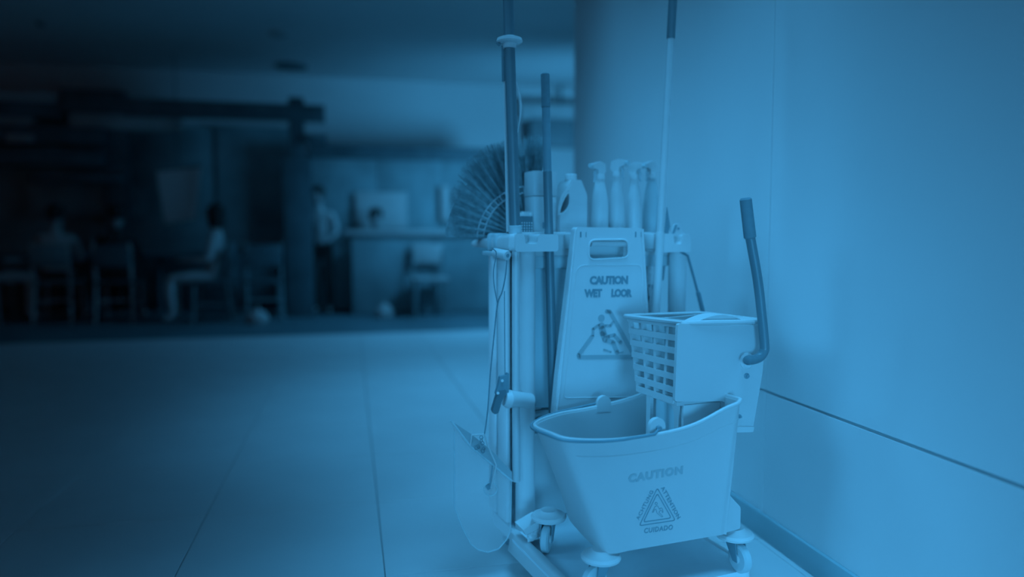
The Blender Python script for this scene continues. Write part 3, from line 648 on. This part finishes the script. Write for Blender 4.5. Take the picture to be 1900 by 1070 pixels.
# ---- rag and mop strands right of the sign
rg = root('string_mop', 'pale cotton mop strands hanging between the sign and the right post', 'mop', C.onv(1207, 640, .06), 10)
bm = nb(); box(bm, C, (cq(1201, 500, .07).x, .072, cq(1201, 530, .07).z), (cq(1213, 500, .07).x, .082, cq(1201, 492, .07).z), .003); mk('cloth_band', bm, M['cloth'], rg)
for i in range(9):
    x = 1201 + i * 1.5; bm = nb(); tube(bm, [C.onv(x + random.uniform(-1, 1) * 1.2, y, .075 + random.uniform(-.006, .006)) for y in range(528, 650, 12)], [.0032] * 11, 6); mk('strand', bm, M['cloth'] if i % 3 else M['dark'], rg)
# ---- squeegee blade + clip at right bracket
r = root('scraper', 'dark pointed scraper blade standing behind the right mop handle', 'scraper', C.onv(1239, 430, .03), 10)
bm = nb(); plate(bm, [C.onv(x, y, .03) for x, y in ((1238, 384), (1241, 402), (1243.5, 420), (1242, 427), (1238, 430), (1234, 430))], [], C.V * .004); mk('blade', bm, M['dark'], r)
bm = nb(); box(bm, C, (cq(1234, 430, .03).x, .028, .935), (cq(1240, 430, .03).x, .036, cq(1240, 428, .03).z), .001); mk('shank', bm, M['dark'], r)
r = root('spring_clip', 'small metal clip on top of the right bracket', 'clip', C.onv(1260, 440, .01), 10)
bm = nb(); plate(bm, rounded([C.onv(x, y, .0) for x, y in ((1248, 437), (1253, 416), (1261, 414), (1265, 424), (1270, 437), (1258, 440))], .004, 3), [[C.onv(1259 + 2.6 * math.cos(R(d)), 424 + 2.6 * math.sin(R(d)), 0) for d in range(0, 360, 45)]], C.V * .012); mk('jaw', bm, M['metal'], r)
bm = nb(); tube(bm, [C.onv(1259, 424, -.003), C.onv(1259, 424, .015)], .004, 10); mk('pin', bm, M['dark'], r)
bm = nb(); plate(bm, [C.onv(x, y, -.002) for x, y in ((1253, 417), (1257, 417), (1252, 432), (1247, 434))], [], C.V * .002); mk('lever', bm, M['dark'], r)
# ---- hanging twisted brush on the right
r = root('hanging_brush', 'thin hanging rod with a twisted dark end right of the right post', 'brush', C.onv(1304, 582, -.02), 10)
bm = nb(); tube(bm, [C.onv(1262, 466, .0), C.onv(1276, 474, -.015), C.onv(1286, 510, -.02), C.onv(1295, 543, -.02)], .0042, 10); mk('rod', bm, M['wire'], r)
bm = nb(); a, b = C.onv(1295, 541, -.02), C.onv(1305, 581, -.02)
for s_ in (0, math.pi):
    tube(bm, [a + (b - a) * (i / 40) + (C.U * math.cos(i * .95 + s_) + C.V * math.sin(i * .95 + s_)) * .0045 * min(1, (41 - i) / 8 + .3) for i in range(41)], .0034, 8)
mk('twisted_end', bm, M['dark'], r)
# strap between bracket and inside
bm = nb(); tube(bm, [C.onv(1240, 468, .06), C.onv(1232, 495, .06), C.onv(1230, 520, .06)], [.004, .004, .002], 8)
tag(mk('strap', bm, M['dark']), 'short dark strap hanging between the right handle and the right post', 'strap')

# ---- lobby dustpan on the left
DV = -.03
dp = root('dustpan', 'clear plastic long-handled dustpan with rounded bottom hanging left of the left post', 'dustpan', C.onv(900, 1020, DV), 10)
dpp = lambda x, y, dv=0: C.onv(x, y, DV + dv)
out = [(839, 782), (843, 800), (843, 940), (856, 975), (873, 1008), (886, 1019), (905, 1024.5), (925, 1018), (940, 1001), (947, 985), (948, 950), (949, 893)]
bm = nb(); plate(bm, [dpp(x, y) for x, y in out], [], C.V * .0025); mk('back_plate', bm, M['clear'], dp)
pa = [dpp(x, y) for x, y in out]
bm = nb()
v0 = [bm.verts.new(p) for p in pa]; v1 = [bm.verts.new(p - C.V * (.07 if 0 < i < 11 else .07)) for i, p in enumerate(pa)]
for i in range(1, 11): bm.faces.new((v0[i], v0[i + 1], v1[i + 1], v1[i])) if False else None
bm.free()
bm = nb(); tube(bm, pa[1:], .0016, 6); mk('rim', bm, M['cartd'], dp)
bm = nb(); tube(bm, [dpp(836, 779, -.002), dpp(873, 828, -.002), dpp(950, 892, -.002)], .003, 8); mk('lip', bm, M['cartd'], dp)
bm = nb(); plate(bm, [dpp(x, y, -.003) for x, y in ((839, 782), (876, 806), (915, 838), (950, 875), (950, 892), (900, 852), (873, 828))], [], C.V * .004); mk('top_flap', bm, M['printm'], dp)
bm = nb(); tube(bm, [dpp(873, 826, -.008), dpp(875, 807, -.008), dpp(899, 805, -.008), dpp(905, 826, -.008), dpp(921, 862, -.008), dpp(911, 905, -.008)], .0026, 8); mk('wire_bail', bm, M['metal'], dp)
bm = nb(); tube(bm, [dpp(914, 864, -.01), dpp(909, 903, -.01)], .002, 8); mk('wire_stay', bm, M['dark'], dp)
for x, y, w_ in ((893, 811, 0), (893, 817, 1), (895, 822, 0), (888, 829, 1), (884, 831, 0), (898, 832, 1), (896, 837, 0)):
    bm = nb(); q = [dpp(x + 3.2 * math.cos(R(d)) * (.6 if w_ else 1), y + 3.2 * math.sin(R(d)), -.012 + (.002 if w_ else 0) * math.sin(R(d))) for d in range(0, 361, 40)]; tube(bm, q, .0011, 6); mk('chain_link', bm, M['wire'], dp)
bm = nb(); q = [dpp(910 + 12.5 * math.cos(R(d)), 907 + 12 * math.sin(R(d)), -.003) for d in range(0, 361, 20)]; tube(bm, q, .0015, 6); mk('hub_ring', bm, M['cartd'], dp)
bm = nb(); plate(bm, [dpp(x, y, -.004) for x, y in ((901, 902), (908, 897), (911, 906), (905, 909))], [], C.V * .003); mk('hub_slot', bm, M['dark'], dp)
bm = nb(); tube(bm, catmull([dpp(x, y, -.01) for x, y in ((899, 805), (905, 760), (910, 690), (916, 630), (923, 565), (932, 540), (938, 510), (941, 478))], 4, False), .0018, 6); mk('handle_wire', bm, M['wire'], dp)
bm = nb(); tube(bm, catmull([dpp(x, y, -.012) for x, y in ((923, 562), (917, 530), (916, 500), (921, 470), (915, 462))], 4, False), .0014, 6); mk('hanging_loop', bm, M['wire'], dp)
bm = nb(); a, b = dpp(917, 468, .035), dpp(942, 474, -.015); tube(bm, [a, a + (b - a) * .05, b - (b - a) * .05, b], [.010, .0125, .014, .0125], 20); hg = mk('grip', bm, M['cartp'], dp)
bm = nb(); d = (b - a).normalized(); tube(bm, [b - d * .001, b + d * .0012], .0055, 14); mk('grip_hole', bm, M['dark'], hg)
# thin cord down the side panel
bm = nb(); tube(bm, [dpp(936, 540, -.004), dpp(936.5, 620, -.004), dpp(937, 694, -.004)], .0012, 6); 
tag(mk('cord', bm, M['wire']), 'thin straight cord above the dark hanging clamp tool', 'cord')
# dark clamp tool
tl = root('hand_clamp', 'dark clamp-like hand tool hanging left of the left post', 'tool', C.onv(925, 768, DV), 10)
bm = nb(); plate(bm, rounded([dpp(x, y, -.01) for x, y in ((928, 698), (940, 696), (942, 691), (944.5, 693), (944, 728), (936, 735), (925, 738), (920, 730), (926, 710))], .002, 3), [], C.V * .012); mk('jaw', bm, M['dark'], tl)
bm = nb(); plate(bm, rounded([dpp(x, y, -.013) for x, y in ((925, 726), (937, 722), (941, 726), (931, 745), (925, 766), (918, 769), (914, 762), (920, 742))], .004, 3), [], C.V * .016); mk('handle', bm, M['darker'], tl)
for x, y in ((932, 706), (924, 729)):
    bm = nb(); tube(bm, [dpp(x, y, -.0145), dpp(x, y, .004)], .004, 12); mk('rivet', bm, M['metal'], tl)
# small hardware on the panel
for x, y, h_ in ((937.5, 546, 6), (945.5, 557, 5)):
    pass
# ---- floor brush on the platform
r0 = fl(975, 998, DT); bq = root('hand_brush', 'white-backed brush with pale bristles lying on the platform rim beside the rear caster', 'brush', r0, 0)
v_ = -.11
bk = [C.onv(x, y, v_) for x, y in ((971, 983), (1004, 963), (1012, 964), (1012, 974), (976, 993))]
bm = nb(); plate(bm, bk, [], C.V * .06); mk('back', bm, M['plastic'], bq)
bm = nb()
for i in range(700):
    t = random.random(); dv = random.uniform(.003, .057); x = 978 + t * 38; y = 992 - t * 20; a = C.onv(x, y, v_ + dv)
    P_ = C.p(*C.q(a)); P_ = a + V3(0, 0, 0); e_ = a + (C.U * .22 - V3(0, 0, 1)).normalized() * random.uniform(.018, .024) + V3(random.uniform(-.003, .003), 0, 0)
    e_.z = max(e_.z, DT + .001); tube(bm, [a, e_], [.0016, .0012], 3, False)
mk('bristles', bm, M['bristle'], bq, kind='stuff')

# ================================================================== MOP BUCKET
bk = root('mop_bucket', 'large pale mop bucket on casters with printed caution logo, standing on the cart platform', 'bucket', B.p(.17, .15, DT), 8)
def fv_(w_): return -.004 - .036 * (w_ - .205) / .29
rimw = [(-.135, .10, .50), (-.137, .005, .508), (-.108, None, .503), (.0, None, .49), (.13, None, .493), (.22, None, .507), (.30, None, .538), (.342, None, .553), (.350, .0, .556), (.350, .28, .535), (.335, .312, .52), (.25, .315, .492), (.13, .315, .475), (.03, .305, .470), (-.07, .215, .482)]
bot = [(.005, .15), (.0, .035), (.018, None), (.07, None), (.15, None), (.22, None), (.295, None), (.335, None), (.345, .02), (.345, .28), (.33, .298), (.25, .30), (.15, .30), (.06, .295), (.02, .24)]
rim = catmull([Vector((u, fv_(w_) if v is None else v, w_)) for u, v, w_ in rimw], 5)
bt = catmull([Vector((u, fv_(.205) if v is None else v, .205)) for u, v in bot], 5)
bm = nb(); prev = None; N = len(rim)
for t in (0, .02, .12, .3, .5, .7, .85, .93, .98, 1):
    ins = .006 if t == 0 else 0
    ring = [bm.verts.new(B.p(*(b_ + (r_ - b_) * t))) for b_, r_ in zip(bt, rim)]
    if prev:
        for k in range(N): bm.faces.new((prev[k], prev[(k + 1) % N], ring[(k + 1) % N], ring[k]))
    else: bm.faces.new(ring[::-1])
    prev = ring
body = mk('body', bm, M['plastic_b'], bk, smooth=50)
sol = body.modifiers.new('thickness', 'SOLIDIFY'); sol.thickness = .0045; sol.offset = -1
bm = nb(); pr = [B.p(*p) for p in rim]; tube(bm, pr + [pr[0]], .0048, 8); mk('rim', bm, M['plastic_b'], bk)
# fillets seen on the left end and the moulded band below the rim
bm = nb(); tube(bm, [B.p(*(b_ + (r_ - b_) * .86)) + (-B.V * .0005) for b_, r_ in list(zip(bt, rim))[10:38]], .0013, 6); mk('moulded_band', bm, M['plastic_b'], bk)
# outrigger foot on the right end
bm = nb(); plate(bm, rounded([B.p(u, -.004, w_) for u, w_ in ((.335, .208), (.388, .212), (.388, .268), (.352, .305), (.335, .32))], .006, 3), [], B.V * .30); mk('foot_flange', bm, M['plastic_b'], bk)
# handle ears
for v0, v1, uu, ww in ((.308, .322, .162, .474), (-.036, -.022, .128, .493)):
    bm = nb(); pl = [B.p(uu + .021 * math.cos(R(d)), v0, ww + .012 + .021 * math.sin(R(d))) for d in range(0, 181, 15)] + [B.p(uu - .022, v0, ww - .012), B.p(uu + .022, v0, ww - .012)]
    if v0 < 0: pl = [p + B.V * .012 for p in pl]
    plate(bm, pl, [], B.V * .012); mk('handle_ear', bm, M['plastic_b'], bk)
# bail
def outw(i, d=.010, h=.006):
    p = rim[i % N]; c = Vector((.1, .14, p.z)); n = (p - c); n.z = 0; n.normalize(); return B.p(*(p + n * d + Vector((0, 0, h))))
idx = [i % N for i in range(20 + 60 * 0, -14, -1)]
idx = list(range(20, -13, -1))
path = [B.p(.128, -.030, .502)] + [outw(i, .0095 if i < 17 else .006, .004 - .006 * math.sin(math.pi * (20 - i) / 33)) for i in idx[1:]] + [B.p(.162, .326, .485)]
bm = nb(); tube(bm, path, .0034, 10); mk('bail_handle', bm, M['wire'], bk)
bm = nb(); tube(bm, [B.p(.128, -.035, .503), B.p(.128, -.008, .503)], .0055, 12); mk('bail_pin', bm, M['wire'], bk)
# lettering and logo on the front face
pA, pB, pC_ = B.p(0, fv_(.205), .205), B.p(.3, fv_(.205), .205), B.p(0, fv_(.495), .495)
nB = (pB - pA).cross(pC_ - pA).normalized()
if nB.dot(B.V) > 0: nB = -nB
bp_ = lambda x, y: hit(x, y, pA, nB) + nB * .0004
zb = lambda x, y: (1140 + x * .1589, 840 + y * .1589)
kb = 1.66 / F * .1589
bm = nb(); text(bm, 'CAUTION', bp_(*zb(160, 352)), bp_(*zb(795, 245)), 112 * kb, nB, .055, 1.15); mk('lettering_caution', bm, M['printm'], bk)
bm = nb(); text(bm, 'CUIDADO', bp_(*zb(343, 938)), bp_(*zb(678, 893)), 68 * kb, nB, .018, 1.12); mk('lettering_cuidado', bm, M['printd'], bk)
bm = nb(); text(bm, 'ACHTUNG', bp_(*zb(285, 785)), bp_(*zb(458, 447)), 52 * kb, nB, .012, 1.12); mk('lettering_achtung', bm, M['printd'], bk)
bm = nb(); text(bm, 'ATTENTION', bp_(*zb(538, 410)), bp_(*zb(735, 775)), 52 * kb, nB, .012, 1.12); mk('lettering_attention', bm, M['printd'], bk)
def rpx(pts, r): return [(p.x, p.y) for p in rounded([(x, y, 0) for x, y in pts], r, 4)]
for tri in (((500, 408), (710, 785), (290, 848)), ((500, 470), (662, 757), (337, 806))):
    bm = nb(); stroke(bm, bp_, [zb(*p) for p in rpx(tri, 30)], 11 * kb, nB, True); mk('logo_triangle', bm, M['printd'], bk)
bm = nb()
stroke(bm, bp_, [zb(487 + 14 * math.cos(R(d)), 588 + 14 * math.sin(R(d))) for d in range(0, 360, 30)], 6 * kb, nB, True)
for pts in (((492, 614), (470, 628), (440, 690), (450, 694), (472, 655), (484, 655), (496, 700), (552, 746), (563, 738), (520, 692), (535, 668), (552, 672), (560, 694), (567, 690), (560, 648), (545, 640), (524, 655), (505, 618), (492, 614)),):
    stroke(bm, bp_, [zb(*p) for p in pts], 6 * kb, nB)
mk('logo_figure', bm, M['printd'], bk)
# casters
def caster(P, yaw, parent):
    x, y = P.x, P.y; fr = Frame((x, y, 0), yaw)
    bm = nb(); lathe(bm, V3(x, y, .178), [(.034, 0), (.047, .006), (.049, .012), (.044, .018), (.030, .022), (.022, .030)], n=32); c = mk('caster', bm, M['plastic'], parent)
    wx = -.022
    bm = nb(); lathe(bm, fr.p(wx, -.011, DT + .037), [(.030, 0), (.0365, .004), (.0365, .018), (.030, .022)], fr.V, 28); mk('wheel', bm, M['cartd'], c)
    bm = nb(); lathe(bm, fr.p(wx, -.0145, DT + .037), [(.009, 0), (.012, .002), (.012, .027), (.009, .029)], fr.V, 16); mk('hub', bm, M['metal'], c)
    bm = nb()
    for s in (-1, 1):
        plate(bm, [fr.p(u, s * .0155 - .0012, w_) for u, w_ in ((wx - .008, DT + .03), (wx + .008, DT + .03), (.022, .178), (-.022, .178))], [], fr.V * .0024)
    mk('fork', bm, M['dark'], c)
caster(fl(1018, 957, .19), 60, bk); caster(fl(1115, 1031, .19), 25, bk); caster(V3(.955, 1.645, 0), 100, bk); caster(B.p(.34, .27, 0), 60, bk)

# ================================================================== WRINGER
wg = root('mop_wringer', 'pale mop wringer with a perforated basket and long black lever hooked over the bucket end', 'wringer', B.p(.35, .1, .46), 8)
TFp, TB, BF, BB = Vector((.237, .03, .742)), Vector((.236, .30, .729)), Vector((.220, .045, .545)), Vector((.212, .205, .545))
def face(s, t): # s 0 front..1 back, t 0 bottom..1 top
    return (BF.lerp(BB, s)).lerp(TFp.lerp(TB, s), t)
nf = (TB - TFp).cross(BF - TFp).normalized()
if nf.x > 0: nf = -nf
def bpv(p): return B.p(*p)
NR = 6
tr = [0, .135, .30, .465, .63, .795, .965]
for k, t in enumerate(tr):
    hh = .016 if k else .010
    bm = nb(); a, b = face(-.01, t), face(1.01, t); up = Vector((0, 0, .0155 / 2)); o_n = nf * .009; i_n = -nf * .004
    quadbox(bm, [bpv(a + o_n - up), bpv(a + i_n - up), bpv(b + i_n - up), bpv(b + o_n - up), bpv(a + o_n + up), bpv(a + i_n + up), bpv(b + i_n + up), bpv(b + o_n + up)])
    # the rail turns the corner on to the front face
    a2 = a + Vector((.045, -.004, 0)); quadbox(bm, [bpv(a + nf * .009 + Vector((0, -.003, 0)) - up * .6), bpv(a2 - up * .3), bpv(a2 + Vector((0, .008, 0)) - up * .3), bpv(a + Vector((0, .006, 0)) - up * .6), bpv(a + nf * .009 + Vector((0, -.003, 0)) + up * .6), bpv(a2 + up * .3), bpv(a2 + Vector((0, .008, 0)) + up * .3), bpv(a + Vector((0, .006, 0)) + up * .6)])
    mk('rail', bm, M['plastic_b'], wg, smooth=0)
for s in (0.0, .26, .5, .74, 1.0):
    bm = nb(); a, b = face(s, 0), face(s, 1); sd = Vector((0, .0055, 0)); o_n = nf * .005; i_n = -nf * .022
    quadbox(bm, [bpv(a - sd + o_n), bpv(a + sd + o_n), bpv(a + sd + i_n), bpv(a - sd + i_n), bpv(b - sd + o_n), bpv(b + sd + o_n), bpv(b + sd + i_n), bpv(b - sd + i_n)]); mk('rib', bm, M['plastic_b'], wg, smooth=0)
# basket inner wall and other sides
bm = nb(); I = Vector((.045, 0, 0)); quadbox(bm, [bpv(BF + I), bpv(BF + I * 1.15), bpv(BB + I * 1.15), bpv(BB + I), bpv(TFp + I), bpv(TFp + I * 1.15), bpv(TB + I * 1.15), bpv(TB + I)]); mk('press_plate', bm, M['printm'], wg, smooth=0)  # darker colour stands in for shade behind the basket holes
fp = lambda x, y: B.onv(x, y, .012)
front = [fp(x, y) for x, y in ((1258, 600), (1330, 603), (1402, 603), (1421, 612), (1415, 690), (1398, 790), (1394, 798), (1349, 799), (1350, 756), (1343, 744), (1252, 745))]
bm = nb(); plate(bm, rounded(front, .008, 3), [], B.V * .010); mk('front_side_plate', bm, M['plastic_b'], wg)
bm = nb(); rp = [B.p(u, .27, w_) for u, w_ in ((.25, .72), (.46, .73), (.45, .55), (.42, .47), (.365, .47), (.362, .54), (.30, .56))]; plate(bm, rounded(rp, .008, 3), [], B.V * .01); mk('rear_side_plate', bm, M['plastic_b'], wg)
bm = nb(); quadbox(bm, [B.p(.42, .02, .50), B.p(.43, .02, .50), B.p(.43, .275, .50), B.p(.42, .275, .50), B.p(.455, .02, .728), B.p(.463, .02, .728), B.p(.463, .275, .728), B.p(.455, .275, .728)]); mk('end_plate', bm, M['plastic_b'], wg)
bm = nb(); quadbox(bm, [B.p(.215, .03, .535), B.p(.43, .03, .535), B.p(.43, .25, .535), B.p(.215, .205, .535), B.p(.215, .03, .545), B.p(.43, .03, .545), B.p(.43, .25, .545), B.p(.215, .205, .545)]); mk('basket_floor', bm, M['plastic_b'], wg, smooth=0)
# top rim
tp = [TFp + Vector((-.008, -.012, .0)), Vector((.30, .008, .742)), Vector((.38, .006, .740)), Vector((.462, .01, .738)), Vector((.468, .29, .730)), Vector((.35, .315, .728)), TB + Vector((-.012, .012, 0))]
bm = nb(); q = catmull([bpv(p) for p in tp], 1) ; q = rounded(q, .012, 4); tube(bm, q + [q[0]], .0065, 8); mk('top_rim', bm, M['plastic_b'], wg)
# curved back-press board rising behind the front plate
bm = nb(); arc = [B.p(.262 + .19 * t, .06, .742 + .016 * math.sin(math.pi * min(1, t * 1.35))) for t in [i / 12 for i in range(13)]]; arc = [p - B.V * .036 for p in arc]; plate(bm, arc + [B.p(.452, .024, .60), B.p(.262, .024, .60)], [], B.V * .05); mk('inner_press', bm, M['plastic_b'], wg)
# support frame with an opening, down inside the bucket
sf = [(.05, .54), (.205, .54), (.205, .34), (.05, .34)]; hl = [(.075, .515), (.085, .525), (.185, .525), (.185, .36), (.07, .36), (.07, .495)]
bm = nb(); plate(bm, [B.p(.235, v, w_) for v, w_ in sf], [[B.p(.235, v, w_) for v, w_ in hl]], B.U * .01); mk('support_frame', bm, M['cartp'], wg)
bm = nb(); box(bm, B, (.30, .05, .33), (.31, .26, .54)); mk('splash_guard', bm, M['bag'], wg)
bm = nb(); box(bm, B, (.235, .03, .36), (.345, .04, .54), .002); mk('front_web', bm, M['cartp'], wg)
# lever
lv = lambda x, y, v=-.02: B.onv(x, y, v)
path = catmull([B.p(*B.q(lv(1388, 668, .02))), lv(1388, 668), lv(1398, 667), lv(1410, 662), lv(1417, 652), lv(1418.5, 640), lv(1414, 590), lv(1406, 520), lv(1391.5, 438)], 4, False)
bm = nb(); tube(bm, path, .0118, 20); lever = mk('lever', bm, M['darker'], wg)
bm = nb(); ps = [lv(x, y) for x, y in ((1392, 442), (1391.7, 440), (1383.5, 370), (1383.2, 367))]; tube(bm, ps, [.012, .0148, .0143, .011], 24); grip = mk('grip', bm, M['grip'], lever)
for k in range(14):
    c0 = ps[1].lerp(ps[2], (k + .5) / 14); d = (ps[2] - ps[1]).normalized(); bm = nb(); tube(bm, [c0 - d * .0012, c0 + d * .0012], .0153, 24); mk('grip_ring', bm, M['grip'], grip) if False else bm.free()
bm = nb(); lathe(bm, lv(1385, 669, .012), [(.0205, 0), (.0205, .003), (.016, .008)], -B.V, 28); mk('pivot_washer', bm, M['plastic'], wg)
for x, y, r_ in ((1385, 697, .0075), (1372, 772, .005)):
    bm = nb(); lathe(bm, lv(x, y, .012), [(r_, 0), (r_, .002), (r_ * .6, .004), (r_ * .6, .007)], -B.V, 16); mk('bolt', bm, M['dark'], wg)
bm = nb(); plate(bm, rounded([fp(x, y) - B.V * .0 for x, y in ((1349, 790), (1396, 790), (1394, 800), (1349, 801))], .004, 3), [], -B.V * .008); mk('plate_lip', bm, M['plastic_b'], wg)
